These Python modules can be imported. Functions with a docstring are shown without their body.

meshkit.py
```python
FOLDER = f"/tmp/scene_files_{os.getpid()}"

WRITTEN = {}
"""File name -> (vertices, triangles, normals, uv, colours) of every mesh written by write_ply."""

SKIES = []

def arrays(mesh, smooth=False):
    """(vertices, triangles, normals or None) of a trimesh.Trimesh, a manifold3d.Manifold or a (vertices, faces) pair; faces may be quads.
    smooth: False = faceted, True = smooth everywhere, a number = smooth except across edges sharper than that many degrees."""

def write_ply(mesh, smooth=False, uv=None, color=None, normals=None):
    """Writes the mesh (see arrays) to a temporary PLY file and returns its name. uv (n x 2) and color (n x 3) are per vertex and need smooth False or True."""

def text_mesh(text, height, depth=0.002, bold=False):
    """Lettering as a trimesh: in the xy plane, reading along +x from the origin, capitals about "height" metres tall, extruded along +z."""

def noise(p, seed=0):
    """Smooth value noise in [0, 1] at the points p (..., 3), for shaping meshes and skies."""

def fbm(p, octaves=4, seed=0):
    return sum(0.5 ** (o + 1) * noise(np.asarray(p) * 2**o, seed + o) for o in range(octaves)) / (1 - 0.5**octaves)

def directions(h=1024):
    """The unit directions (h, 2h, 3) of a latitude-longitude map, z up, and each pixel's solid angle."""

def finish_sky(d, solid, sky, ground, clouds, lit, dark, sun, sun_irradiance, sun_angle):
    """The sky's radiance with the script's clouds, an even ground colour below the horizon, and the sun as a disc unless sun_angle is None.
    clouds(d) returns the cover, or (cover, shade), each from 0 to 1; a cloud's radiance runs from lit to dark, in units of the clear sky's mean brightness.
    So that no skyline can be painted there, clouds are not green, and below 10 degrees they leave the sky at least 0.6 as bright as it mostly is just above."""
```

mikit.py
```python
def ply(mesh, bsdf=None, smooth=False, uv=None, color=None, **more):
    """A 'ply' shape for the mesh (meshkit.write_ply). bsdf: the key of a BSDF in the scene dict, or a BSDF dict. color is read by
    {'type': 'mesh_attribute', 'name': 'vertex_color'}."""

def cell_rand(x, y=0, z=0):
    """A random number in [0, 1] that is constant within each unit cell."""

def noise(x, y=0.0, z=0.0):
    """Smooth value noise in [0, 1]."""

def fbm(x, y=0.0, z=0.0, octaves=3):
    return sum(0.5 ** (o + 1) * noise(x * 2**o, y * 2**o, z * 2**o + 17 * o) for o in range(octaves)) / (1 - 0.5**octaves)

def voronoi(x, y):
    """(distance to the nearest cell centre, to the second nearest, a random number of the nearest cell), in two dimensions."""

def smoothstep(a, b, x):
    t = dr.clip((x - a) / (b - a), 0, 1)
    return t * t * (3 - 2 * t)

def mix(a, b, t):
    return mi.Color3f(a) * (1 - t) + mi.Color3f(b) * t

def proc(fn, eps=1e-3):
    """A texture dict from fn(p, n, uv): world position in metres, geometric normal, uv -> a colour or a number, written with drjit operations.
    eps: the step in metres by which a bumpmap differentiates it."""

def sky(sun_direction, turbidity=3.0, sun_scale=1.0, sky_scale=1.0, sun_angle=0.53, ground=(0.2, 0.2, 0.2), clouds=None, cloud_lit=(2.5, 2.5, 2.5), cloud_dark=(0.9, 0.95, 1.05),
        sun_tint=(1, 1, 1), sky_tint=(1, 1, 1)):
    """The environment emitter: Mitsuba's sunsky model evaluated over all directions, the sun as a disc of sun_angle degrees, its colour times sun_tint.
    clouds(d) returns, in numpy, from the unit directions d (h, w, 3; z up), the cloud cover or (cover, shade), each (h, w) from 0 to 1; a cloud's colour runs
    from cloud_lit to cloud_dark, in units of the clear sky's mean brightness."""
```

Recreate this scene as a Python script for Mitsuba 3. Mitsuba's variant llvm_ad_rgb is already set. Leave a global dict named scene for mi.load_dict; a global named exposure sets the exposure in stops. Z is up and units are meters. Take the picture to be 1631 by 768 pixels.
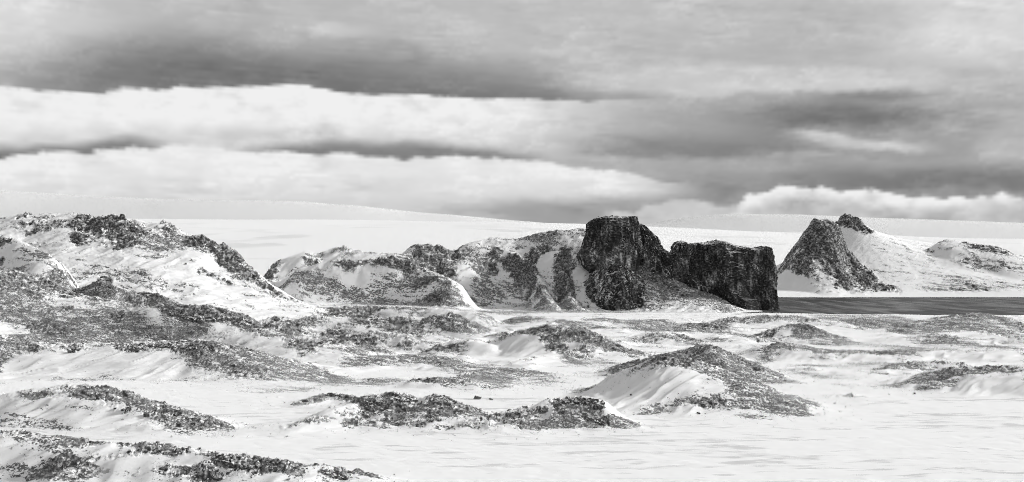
import math
from scipy.ndimage import gaussian_filter
import numpy as np, trimesh, drjit as dr, mitsuba as mi, mikit, meshkit

T = mi.ScalarTransform4f
scene, labels = {}, {}
RNG = np.random.default_rng(2018)

# ------------------------------------------------------------------ camera, sky, exposure
H, F, CX, HY = 100.0, 1412.5, 815.5, 415.0     # eye height (m); focal length, centre and horizon of the photograph (its pixels)
exposure = 2.17

scene['camera'] = {'type': 'perspective', 'fov': 60.0, 'fov_axis': 'x', 'near_clip': 1.0, 'far_clip': 60000.0,
                   'principal_point_offset_x': 0.0, 'principal_point_offset_y': (384.0 - HY) / 768.0,
                   'to_world': T().look_at(origin=[0, 0, H], target=[0, 1, H], up=[0, 0, 1])}


def sm(a, b, x):
    t = np.clip((x - a) / (b - a), 0, 1)
    return t * t * (3 - 2 * t)


class Grad2:
    """Gradient noise in two dimensions, about -1..1."""

    def __init__(self, seed):
        a = np.random.default_rng(seed).uniform(0, 2 * np.pi, (256, 256))
        self.gx, self.gy = np.cos(a).astype(np.float32), np.sin(a).astype(np.float32)

    def __call__(self, x, y):
        x, y = np.asarray(x, np.float64), np.asarray(y, np.float64)
        i, j = np.floor(x), np.floor(y)
        fx, fy = (x - i).astype(np.float32), (y - j).astype(np.float32)
        i0, j0 = i.astype(np.int32) & 255, j.astype(np.int32) & 255
        i1, j1 = (i0 + 1) & 255, (j0 + 1) & 255
        u, v = fx * fx * fx * (fx * (fx * 6 - 15) + 10), fy * fy * fy * (fy * (fy * 6 - 15) + 10)
        g = lambda a, b, dx, dy: self.gx[a, b] * dx + self.gy[a, b] * dy  # noqa: E731
        n0 = g(i0, j0, fx, fy) * (1 - u) + g(i1, j0, fx - 1, fy) * u
        n1 = g(i0, j1, fx, fy - 1) * (1 - u) + g(i1, j1, fx - 1, fy - 1) * u
        return 1.5 * (n0 * (1 - v) + n1 * v)


GN = [Grad2(100 + k) for k in range(12)]


def fb(x, y, oct=4, seed=0, gain=0.5):
    s, a, tot = 0, 1.0, 0
    for o in range(oct):
        s = s + a * GN[(seed + o) % 12](x * 2**o + 13.7 * o, y * 2**o - 7.3 * o)
        tot += a
        a *= gain
    return s / tot


def hash2(i, j, k):
    h = (i.astype(np.int64) * 374761393 + j.astype(np.int64) * 668265263 + k * 974634777) & 0xFFFFFFFF
    h = ((h ^ (h >> 13)) * 1274126177) & 0xFFFFFFFF
    return ((h ^ (h >> 16)) & 0xFFFF) / 65535.0


def facets(x, y, seed=0, tilt=0.7, step=0.7):
    """Broken rock: each cell of an uneven mosaic is a tilted plane at its own level (cells about one unit wide)."""
    i0, j0 = np.floor(x), np.floor(y)
    best, h = np.full(np.shape(x), 9.0), np.zeros(np.shape(x))
    for a in (-1, 0, 1):
        for b in (-1, 0, 1):
            i, j = i0 + a, j0 + b
            dx, dy = x - i - hash2(i, j, seed + 1), y - j - hash2(i, j, seed + 2)
            d = dx * dx + dy * dy
            p = (hash2(i, j, seed + 3) - 0.5) * step + tilt * 2 * ((hash2(i, j, seed + 4) - 0.5) * dx + (hash2(i, j, seed + 5) - 0.5) * dy)
            up = d < best
            best, h = np.where(up, d, best), np.where(up, p, h)
    return h


def interp(pts, x):
    p = np.asarray(pts, float)
    return np.interp(x, p[:, 0], p[:, 1])


def lin(v):
    v = np.clip(v, 0, 1)
    return np.where(v < 0.04045, v / 12.92, ((v + 0.055) / 1.055) ** 2.4)


CLOUD_TOP, CLOUD_LOW = 4.2, 0.25     # cloud radiance range in units of the sky's mean brightness
SKY_K = 2.3                          # radiance that shows as white


def clouds(d):
    """Overcast deck: long stratus bands, a low bank on the left, cumulus over the ice cap on the right."""
    az, el = np.arctan2(d[..., 0], d[..., 1]), np.arcsin(np.clip(d[..., 2], -1, 1))
    a = np.clip(az, -0.9, 0.9)
    e = np.clip(el, 0, 1.0)
    x0, y0 = CX + F * np.tan(a), HY - F * np.tan(e) / np.maximum(np.cos(a), 0.3)
    wx = fb(x0 / 170, y0 / 60, 5, 1)
    wy = fb(x0 / 150, y0 / 55, 5, 4)
    wf = fb(x0 / 45, y0 / 26, 4, 7)
    ws = fb((x0 + 1.5 * y0) / 120 + 0.5 * wx, (y0 - 0.10 * x0) / 9, 4, 5, 0.6)
    x, y = x0 + 45 * wx + 16 * wf + 12 * ws, y0 + 13 * wy + 6 * wf + 2.5 * ws
    v = 0.755 + 0.05 * fb(x0 / 500, y0 / 110, 4, 2) + np.zeros_like(x)

    def lay(v, val, top, bot, st, sb, x1=-9e9, x2=9e9, fx=80, op=1.0, px=x, py=y):
        t = interp(top, px) if np.ndim(top) else top
        b = interp(bot, px) if np.ndim(bot) else bot
        m = sm(-st / 2, st / 2, py - t) * sm(-sb / 2, sb / 2, b - py) * sm(x1 - fx, x1 + fx, px) * (1 - sm(x2 - fx, x2 + fx, px)) * op
        return v * (1 - m) + np.asarray(val) * m

    edge_a = [(-400, 130), (0, 140), (150, 149), (300, 143), (430, 140), (600, 149), (750, 156), (900, 161), (1000, 159), (1150, 160)]
    bank = [(-400, 262), (0, 251), (60, 243), (140, 242), (210, 235), (290, 232), (370, 240), (560, 247), (620, 253), (700, 250), (860, 255), (920, 270), (1000, 275), (1060, 291), (1200, 296)]
    cum = [(1150, 345), (1185, 322), (1220, 306), (1270, 298), (1310, 297), (1340, 307), (1390, 300), (1430, 312), (1500, 318), (1560, 312), (1631, 312), (2000, 318)]
    # the upper deck
    v = lay(v, 0.89, -80, 75, 90, 90, -300, 120, 150)
    v = lay(v, 0.77, -60, 60, 60, 60, 700, 1300, 250)
    v = lay(v, 0.89, -120, 95, 80, 60, 1430, 3000, 120, 0.9)
    v = lay(v, 0.85, 28, 58, 20, 12, 300, 360, 50, 0.6)
    v = lay(v, 0.86, 38, 58, 14, 12, 490, 560, 40, 0.6)
    v = lay(v, 0.46, [(-400, 90), (0, 100), (200, 70), (350, 60), (500, 85), (700, 105), (1000, 140), (1150, 158)], edge_a, 100, 7, 60, 980, 200, 0.95)
    # the bright gap under it and its textured underside
    v = lay(v, 0.965 - 0.11 * sm(185, 235, y) + 0.06 * wf, edge_a, 250, 6, 40, -800, 900, 190)
    v = lay(v, 0.98, 165, 192, 20, 22, 90, 280, 120, 0.85)
    v = lay(v, 0.74, 205, 225, 18, 18, 330, 520, 120, 0.45)
    # the right side: grey sheets with bright rents
    v = lay(v, 0.64, 158, 345, 60, 40, 1010, 3000, 170)
    v = lay(v, 0.83, [(900, 120), (1100, 100), (1400, 112), (1520, 128)], [(900, 140), (1100, 150), (1350, 143), (1520, 135)], 26, 14, 960, 1440, 110, 0.85)
    v = lay(v, 0.84, [(1250, 112), (1631, 108)], [(1250, 145), (1631, 138)], 14, 12, 1330, 1480, 60, 0.6)
    v = lay(v, 0.50, 145, 160, 12, 16, 1290, 1480, 80, 0.7)
    v = lay(v, 0.44, [(1100, 178), (1250, 162), (1500, 170)], [(1100, 212), (1300, 205), (1500, 200)], 40, 34, 1210, 1480, 90, 0.85)
    v = lay(v, 0.84, [(1240, 205), (1320, 215), (1480, 228)], [(1240, 222), (1320, 238), (1480, 238)], 12, 12, 1270, 1470, 45, 0.85)
    v = lay(v, 0.76, 165, 262, 40, 40, 1560, 3000, 80, 0.8)
    v = lay(v, 0.50, 218, 252, 40, 14, 960, 1260, 110, 0.75)
    v = lay(v, 0.70, 250, 275, 16, 20, 1000, 1500, 150, 0.5)
    v = lay(v, 0.48, 268, 308, 34, 24, 1270, 3000, 120, 0.85)
    v = lay(v, 0.53, 292, 330, 26, 20, 1060, 1230, 90, 0.8)
    # the dark slot over the low bank, then the bank
    v = lay(v, 0.47, [(-400, 225), (0, 238), (200, 222), (380, 236), (600, 228), (860, 240)], 262, 24, 12, -500, 255, 60, 0.85)
    v = lay(v, 0.47, [(-400, 225), (0, 238), (200, 222), (380, 236), (600, 228), (860, 240)], 262, 24, 12, 400, 830, 70, 0.85)
    v = lay(v, 0.94 - 0.07 * sm(262, 325, y0) + 0.02 * wx, bank, 420, 7, 30, -2000, 1080, 90, 1.0, x0 + 20 * wf, y0 + 9 * wf + 3 * wx)
    v = lay(v, 0.60, [(450, 335), (800, 322), (1100, 312)], 420, 26, 10, 700, 1300, 150, 0.8, x, y0 + 8 * wf)
    v = lay(v, 0.80, [(700, 345), (760, 334), (830, 345)], 420, 10, 10, 700, 820, 25, 0.6, x0 + 10 * wf, y0 + 9 * wf)
    v = lay(v, 0.82, [(940, 350), (1000, 335), (1030, 328), (1080, 318), (1120, 322), (1200, 330)], 420, 9, 10, 950, 1240, 40, 0.9, x0 + 16 * wf, y0 + 12 * wf)
    cv = 0.97 - 0.20 * sm(-2, 30, y0 - interp(cum, x0)) + 0.10 * wf
    v = lay(v, cv, cum, 420, 6, 10, 1180, 3000, 20, 1.0, x0 + 16 * wf, y0 + 13 * wf + 3 * wx)
    torn = (1 - np.abs(fb(x0 / 120 + 0.3 * wf, (y0 + 0.12 * x0) / 26 + 0.5 * wf, 5, 9, 0.6))) ** 5
    v = v + 0.06 * (torn - 0.42) * sm(-0.25, 0.25, wx)
    v = v + (0.045 * wf + 0.05 * ws) * (0.5 + 1.0 * sm(-0.1, 0.35, wy)) + 0.035 * wx + 0.03
    # the same deck all round
    c, s, t = np.cos(az), np.sin(az), np.degrees(el) / 9.0
    far = 0.60 + 0.14 * (meshkit.fbm(np.stack([3.0 * c, 3.0 * s, 1.6 * t], -1), 4, 5) - 0.5) * 2 + 0.16 * sm(0.3, 1.2, el)
    w = np.maximum(sm(0.62, 0.85, np.abs(az)), sm(0.30, 0.48, el))
    v = v * (1 - w) + far * w
    high = 1 + 0.15 * sm(0.35, 1.3, el)                # a little brighter overhead
    return np.ones_like(v), (CLOUD_TOP - SKY_K * high * lin(v)) / (CLOUD_TOP - CLOUD_LOW)


SUN = (0.84, 0.20, 0.37)
scene['sky'] = mikit.sky(SUN, turbidity=3, sun_scale=1.0, sun_angle=8, clouds=clouds, cloud_lit=(CLOUD_TOP,) * 3, cloud_dark=(CLOUD_LOW,) * 3,
                         ground=(0.6, 0.6, 0.6), sun_tint=(0.755, 1.0, 1.63))


# ------------------------------------------------------------------ materials
def fbm_(x, y, z, o):
    return mikit.fbm(x, y, z, octaves=o)


def terrain_colour(k):
    """uv carries the ground cover of the vertex: u = bare rock, v = wind-scoured gravel. Noise of grain k metres breaks both up; snow lies on flat facets."""
    def fn(p, n, uv):
        q = p / k
        near = fbm_(q.x * 0.75, q.y * 0.75, q.z * 0.75, 4)
        big = fbm_(q.x * 0.14 + 31, q.y * 0.14, q.z * 0.14, 3)
        steep = 1 - dr.abs(n.z)
        f = 0.7 * near + 0.3 * big - 0.5
        rock = mikit.smoothstep(-0.09, 0.09, uv.x * 0.95 - 1.06 + 2.4 * f + 2.5 * dr.minimum(steep, 0.5))
        rock *= mikit.smoothstep(0.03, 0.2, uv.x)
        # gravel lies in streaks along the wind, with snow caught between the stones
        a, b = 0.93 * q.x - 0.37 * q.y, 0.37 * q.x + 0.93 * q.y
        streak = fbm_(a * 0.06, b * 0.40, q.z * 0.3, 4)
        peb = fbm_(q.x * 1.1 + 7, q.y * 1.1, q.z * 1.1, 3)
        grav = mikit.smoothstep(-0.10, 0.10, uv.y * 0.85 - 0.66 + 2.2 * (streak - 0.5) + 2.2 * (peb - 0.46)) * mikit.smoothstep(0.02, 0.15, uv.y)
        snow_c = 0.88 + 0.05 * (big - 0.5)
        rock_c = 0.06 + 0.32 * mikit.smoothstep(0.44, 0.70, near) + 0.05 * mikit.smoothstep(0.4, 0.7, peb)
        grav_c = 0.13 + 0.27 * mikit.smoothstep(0.60, 0.38, peb)
        c = snow_c * (1 - grav) + grav_c * grav
        return mi.Color3f(c * (1 - rock) + rock_c * rock)
    return fn


def lake_colour(p, n, uv):
    """Wind-packed snow on ice: long streaks of bare grey ice across the wind."""
    w = 3 * (fbm_(p.x * 0.015, p.y * 0.03, 0.0, 3) - 0.5)
    s = fbm_(p.x * 0.035 + 0.5 * w, p.y * 0.16 + w, 5.0, 4)
    s2 = fbm_(p.x * 0.10 + w, p.y * 0.45 + 2 * w, 9.0, 4)
    patch = fbm_(p.x * 0.010, p.y * 0.03, 2.0, 2)
    ice = mikit.smoothstep(0.54, 0.66, 0.5 * s + 0.38 * s2 + 0.30 * (patch - 0.5) + 0.06)
    dark = mikit.smoothstep(0.64, 0.70, 0.45 * s + 0.45 * s2 + 0.1 * patch + 0.04)
    return mi.Color3f(0.89 - 0.11 * ice - 0.11 * dark - 0.03 * s2)


def cliff_colour(p, n, uv):
    """Dark basalt with pale streaks, snow on ledges."""
    near = fbm_(p.x * 0.4, p.y * 0.4, p.z * 0.4, 4)
    col = fbm_(p.x * 0.22, p.y * 0.22, p.z * 0.02, 4)
    face = fbm_(p.x * 0.045, p.y * 0.045, p.z * 0.03, 3)
    tone = 0.034 + 0.32 * mikit.smoothstep(0.48, 0.72, 0.65 * col + 0.35 * near) * mikit.smoothstep(0.32, 0.62, face) + 0.10 * mikit.smoothstep(0.45, 0.75, near)
    slab = mikit.voronoi((p.x + 0.4 * p.y) * 0.085 + 1.5 * (face - 0.5), p.z * 0.035 + 0.6 * near)[2]
    tone *= 0.75 + 1.7 * slab * slab
    snow = mikit.smoothstep(-0.08, 0.08, n.z - uv.x + 0.5 * (near - 0.5) + 0.7 * (face - 0.5))
    return mi.Color3f(tone * (1 - snow) + 0.86 * snow)


def stone_colour(p, n, uv):
    near = fbm_(p.x * 1.3, p.y * 1.3, p.z * 1.3, 3)
    snow = mikit.smoothstep(-0.08, 0.08, n.z - 0.80 + 0.6 * (near - 0.5))
    return mi.Color3f((0.045 + 0.26 * mikit.smoothstep(0.40, 0.70, near)) * (1 - snow) + 0.86 * snow)


def diffuse(fn):
    return {'type': 'twosided', 'bsdf': {'type': 'diffuse', 'reflectance': mikit.proc(fn)}}


scene['m_terrain'] = diffuse(terrain_colour(1.0))
scene['m_terrain_coarse'] = diffuse(terrain_colour(2.0))


def shaded_cap_colour(p, n, uv):
    """Snow of the ice cap, with cloud shadow and haze painted in as grey."""
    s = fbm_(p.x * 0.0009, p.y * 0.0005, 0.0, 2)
    return mi.Color3f(0.76 + 0.06 * (s - 0.5))  # distant shade and haze put into the snow colour


def ice_colour(p, n, uv):
    """Bright snow with long faint crevasse lines."""
    s = fbm_(p.x * 0.004, p.y * 0.0045, 0.0, 3)
    t = fbm_(p.x * 0.0016, p.y * 0.0016, 7.0, 2)
    return mi.Color3f(0.88 - 0.13 * mikit.smoothstep(0.52, 0.70, s) * mikit.smoothstep(0.35, 0.62, t) * mikit.smoothstep(5400.0, 4200.0, p.y))


scene['m_ice'] = diffuse(ice_colour)
scene['m_shaded_cap'] = diffuse(shaded_cap_colour)
scene['m_terrain_far'] = diffuse(terrain_colour(3.2))
scene['m_lake'] = diffuse(lake_colour)
scene['m_cliff'] = diffuse(cliff_colour)
scene['m_stone'] = diffuse(stone_colour)


def sea_colour(p, n, uv):
    a = fbm_(p.x * 0.05, p.y * 0.010, 0.0, 4)
    b = fbm_(p.x * 0.004, p.y * 0.004, 3.0, 3)
    return mi.Color3f(0.022 + 0.16 * mikit.smoothstep(0.38, 0.75, 0.7 * a + 0.3 * b))


def wave_height(p, n, uv):
    return 0.9 * (fbm_(p.x * 0.05, p.y * 0.12, 0.0, 4) + 0.5 * fbm_(p.x * 0.3, p.y * 0.3, 4.0, 3))


scene['m_sea'] = {'type': 'bumpmap', 'arbitrary': mikit.proc(wave_height, eps=0.05), 'scale': 1.0,
                  'bsdf': {'type': 'principled', 'base_color': mikit.proc(sea_colour), 'roughness': 0.45, 'specular': 0.25}}


# ------------------------------------------------------------------ terrain
def at(px, py, Y):
    return np.array([(px - CX) / F * Y, Y, H - (py - HY) / F * Y])


RIDGES, FAR = [], []


def ridge(name, pts, wf, wb, zf=-3.0, m=0.3, rock=0.0, rw=0.35, grav=0.0, rough=1.0, warp=0.10, to=RIDGES):
    """A ridge: its crest, the horizontal width of its front and back slopes, the level of its foot, m: 0 rounded .. 1 sharp,
    rock: bare rock along the crest (band rw of the width), grav: gravel on the slope that faces the wind (right)."""
    to.append(dict(name=name, p=np.array([at(*q) for q in pts]), wf=wf, wb=wb, zf=zf, m=m, rock=rock, rw=rw, grav=grav, rough=rough, warp=warp))


#       name              crest (photo px, px, metres away)
# broad swells of the ground
ridge('snow_plain', [(-900, 480, 950), (-400, 470, 1000), (0, 500, 1000), (250, 545, 960), (420, 575, 900)], 260, 300, m=0.0)
ridge('snow_plain', [(-500, 470, 1500), (100, 478, 1500), (350, 482, 1480), (480, 484, 1520), (640, 488, 1560), (800, 496, 1600), (900, 499, 1620)], 330, 330, m=0.0)
ridge('shore_terrace', [(760, 498, 1560), (950, 499, 1540), (1150, 499, 1530), (1300, 500, 1520), (1480, 502, 1500), (1700, 503, 1500), (2300, 505, 1500)], 330, 120, m=0.1, zf=-6, grav=0.45)
# foreground
ridge('foreground_hill', [(-500, 660, 440), (-200, 672, 440), (0, 685, 436), (90, 694, 432), (165, 703, 428)], 40, 26, m=0.3, rock=0.35, rw=0.25, grav=0.4)
ridge('foreground_hill', [(120, 712, 412), (180, 705, 416), (250, 705, 416), (300, 716, 412), (380, 724, 408), (440, 733, 404), (490, 752, 398)], 34, 20, m=0.3, rock=0.75, rw=0.5, grav=0.5)
ridge('foreground_hill', [(440, 735, 404), (480, 738, 403), (530, 742, 404), (580, 752, 403), (635, 766, 402)], 22, 12, m=0.4, rock=0.6, rw=0.5, grav=0.5)
ridge('left_mound', [(-400, 640, 575), (-100, 632, 575), (0, 626, 575), (60, 619, 572), (130, 611, 568), (180, 617, 560), (230, 636, 550), (280, 653, 540), (330, 670, 528), (378, 692, 515)], 62, 40, m=0.25, rock=0.45, rw=0.35, grav=0.75)
ridge('lake_outcrop', [(470, 676, 540), (520, 655, 550), (556, 640, 556), (582, 628, 558), (640, 625, 560), (662, 636, 560), (692, 629, 556), (740, 644, 548), (790, 660, 540), (815, 668, 536)], 58, 34, m=0.35, rock=0.85, rw=0.55, grav=0.6)
ridge('snow_drift', [(300, 704, 490), (350, 695, 499), (400, 686, 508), (470, 672, 517), (530, 654, 528), (562, 643, 540)], 24, 44, m=0.25)
ridge('lake_knob', [(478, 641, 610), (503, 630, 628), (525, 624, 638), (550, 627, 636), (576, 640, 612)], 18, 18, m=0.35, rock=1.0, rw=0.6, grav=0.5)
ridge('lake_outcrop', [(790, 662, 530), (840, 646, 538), (880, 634, 542), (930, 632, 544), (958, 638, 543), (976, 662, 535), (1004, 686, 520)], 34, 28, m=0.25, rock=1.0, rw=0.55, grav=0.6)
ridge('big_mound', [(900, 640, 640), (945, 622, 642), (1000, 586, 650), (1045, 568, 652), (1085, 569, 648), (1130, 577, 640), (1180, 602, 622), (1230, 630, 600), (1270, 655, 575), (1310, 672, 555)], 112, 60, m=0.15, rock=0.35, rw=0.2, grav=1.0)
ridge('big_mound', [(1015, 574, 770), (1090, 556, 770), (1110, 550, 768), (1132, 548, 765), (1160, 560, 765), (1200, 580, 760), (1248, 602, 752)], 60, 50, m=0.3, rock=0.6, rw=0.35, grav=0.9)
ridge('low_mound', [(1270, 645, 625), (1310, 634, 640), (1350, 628, 645), (1390, 634, 640), (1430, 646, 625)], 26, 20, m=0.3, rock=0.5, rw=0.4, grav=0.6)
ridge('right_mound', [(1410, 622, 690), (1460, 604, 700), (1512, 588, 705), (1560, 586, 705), (1610, 582, 700), (1700, 578, 700), (1900, 570, 700)], 95, 55, m=0.2, rock=0.35, rw=0.2, grav=0.35)
# middle ground, left
ridge('left_ridge', [(-300, 520, 800), (0, 540, 800), (110, 547, 800), (200, 546, 800), (260, 543, 800), (330, 540, 800), (390, 556, 785), (440, 573, 770), (500, 594, 755), (560, 607, 738)], 85, 90, m=0.3, rock=0.6, rw=0.3, grav=1.0)
ridge('left_outcrop', [(150, 500, 960), (230, 488, 960), (290, 483, 955), (345, 488, 950), (390, 503, 940), (418, 523, 925), (470, 540, 900), (540, 552, 880)], 80, 70, m=0.35, rock=0.5, rw=0.5, grav=0.6)
ridge('left_slope', [(-400, 390, 1080), (-100, 412, 1060), (0, 424, 1050), (45, 433, 1045), (90, 452, 1035), (130, 468, 1025), (200, 481, 1010), (270, 494, 1000)], 190, 80, m=0.35, rock=0.7, rw=0.3, grav=0.7)
ridge('left_knoll', [(100, 466, 1150), (130, 452, 1150), (165, 440, 1150), (190, 456, 1150), (225, 461, 1150), (262, 469, 1145), (290, 483, 1140)], 70, 60, m=0.5, rock=0.7, rw=0.4, grav=0.6)
ridge('middle_ridge', [(420, 526, 1030), (460, 509, 1060), (500, 502, 1080), (560, 504, 1080), (600, 513, 1070), (650, 520, 1060), (700, 534, 1040)], 75, 60, m=0.35, rock=0.65, rw=0.5, grav=0.7)
ridge('middle_ridge', [(430, 545, 960), (470, 534, 965), (520, 536, 960), (560, 546, 945), (600, 556, 930)], 45, 40, m=0.3, rock=0.6, rw=0.5, grav=0.8)
ridge('middle_knoll', [(655, 524, 1140), (685, 502, 1150), (718, 496, 1150), (750, 510, 1145), (782, 528, 1130)], 60, 50, m=0.35, rock=0.65, rw=0.5, grav=0.5)
ridge('low_ridge', [(540, 570, 850), (600, 566, 855), (660, 566, 855), (710, 570, 850), (760, 588, 830), (800, 604, 810), (850, 618, 780)], 55, 50, m=0.2, rock=0.3, rw=0.3, grav=1.0)
ridge('low_ridge', [(600, 616, 705), (630, 609, 702), (660, 604, 700), (700, 602, 700), (735, 604, 700), (790, 617, 690)], 30, 34, m=0.25, rock=0.45, rw=0.3, grav=0.9)
ridge('low_ridge', [(735, 600, 770), (775, 588, 780), (815, 586, 780), (860, 594, 765), (900, 606, 740)], 34, 36, m=0.2, rock=0.3, rw=0.3, grav=0.9)
ridge('low_ridge', [(780, 588, 830), (850, 590, 825), (900, 596, 815), (960, 606, 790)], 25, 30, m=0.2, rock=0.2, grav=0.9)
ridge('low_ridge', [(600, 480 + 60, 1000), (700, 545, 990), (740, 555, 975)], 40, 40, m=0.3, rock=0.6, grav=0.7)
ridge('centre_mound', [(755, 570, 930), (790, 542, 950), (830, 526, 955), (875, 518, 955), (920, 519, 950), (950, 532, 940), (985, 552, 925), (1040, 566, 905)], 75, 60, m=0.25, rock=0.75, rw=0.35, grav=0.8)
ridge('far_ridge', [(430, 492, 1350), (520, 488, 1370), (600, 486, 1380), (680, 488, 1370), (760, 496, 1340)], 60, 60, m=0.3, rock=0.4, rw=0.4, grav=0.8)
ridge('far_ridge', [(560, 508, 1230), (640, 502, 1240), (720, 508, 1220), (800, 522, 1180)], 50, 50, m=0.3, rock=0.4, rw=0.4, grav=0.8)
# middle ground, right
ridge('right_step', [(1180, 572, 900), (1222, 553, 910), (1240, 546, 912), (1270, 549, 908), (1330, 558, 905), (1450, 561, 900), (1560, 558, 900), (1700, 556, 900), (2000, 552, 900)], 70, 70, m=0.25, rock=0.25, rw=0.25, grav=0.8)
ridge('right_knoll', [(1205, 540, 1100), (1235, 522, 1120), (1265, 514, 1125), (1292, 516, 1120), (1325, 533, 1105), (1372, 548, 1075)], 60, 50, m=0.35, rock=0.6, rw=0.45, grav=0.9)
ridge('shore_knoll', [(1085, 536, 1250), (1120, 518, 1290), (1165, 506, 1310), (1215, 501, 1320), (1270, 503, 1320), (1330, 512, 1290)], 80, 70, m=0.3, rock=0.6, rw=0.4, grav=0.6)
ridge('shore_knoll', [(1400, 536, 1200), (1450, 516, 1240), (1500, 504, 1260), (1555, 497, 1265), (1600, 505, 1255), (1660, 514, 1240), (1800, 516, 1220)], 130, 60, m=0.35, rock=0.6, rw=0.2, grav=0.95)
ridge('shore_knoll', [(1300, 514, 1330), (1360, 506, 1340), (1430, 508, 1330), (1480, 514, 1310)], 50, 50, m=0.3, rock=0.4, rw=0.3, grav=0.7)
ridge('snow_drift', [(830, 520, 1250), (900, 512, 1290), (1000, 508, 1330), (1080, 507, 1340)], 110, 60, m=0.1, grav=0.35)
for pts, wf, wb in [([(840, 514, 1290), (880, 505, 1300), (950, 504, 1310), (1010, 513, 1290)], 60, 50), ([(990, 543, 1070), (1030, 531, 1080), (1070, 530, 1080), (1110, 541, 1060)], 42, 40),
                    ([(1050, 526, 1240), (1095, 514, 1250), (1140, 515, 1250), (1190, 526, 1230)], 50, 45), ([(1380, 548, 1060), (1425, 536, 1080), (1480, 530, 1080), (1540, 538, 1060)], 48, 44),
                    ([(1550, 548, 1040), (1595, 537, 1060), (1650, 532, 1060), (1760, 534, 1050)], 46, 44), ([(560, 536, 1000), (600, 525, 1005), (645, 531, 995), (680, 544, 980)], 44, 40),
                    ([(700, 548, 930), (735, 538, 940), (770, 545, 930)], 32, 34), ([(1030, 596, 830), (1070, 588, 840), (1100, 590, 835)], 26, 30), ([(1420, 580, 800), (1470, 574, 810), (1530, 577, 805)], 28, 30)]:
    ridge('hummock', pts, wf, wb, m=0.3, rock=0.5, rw=0.4, grav=0.75)
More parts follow.
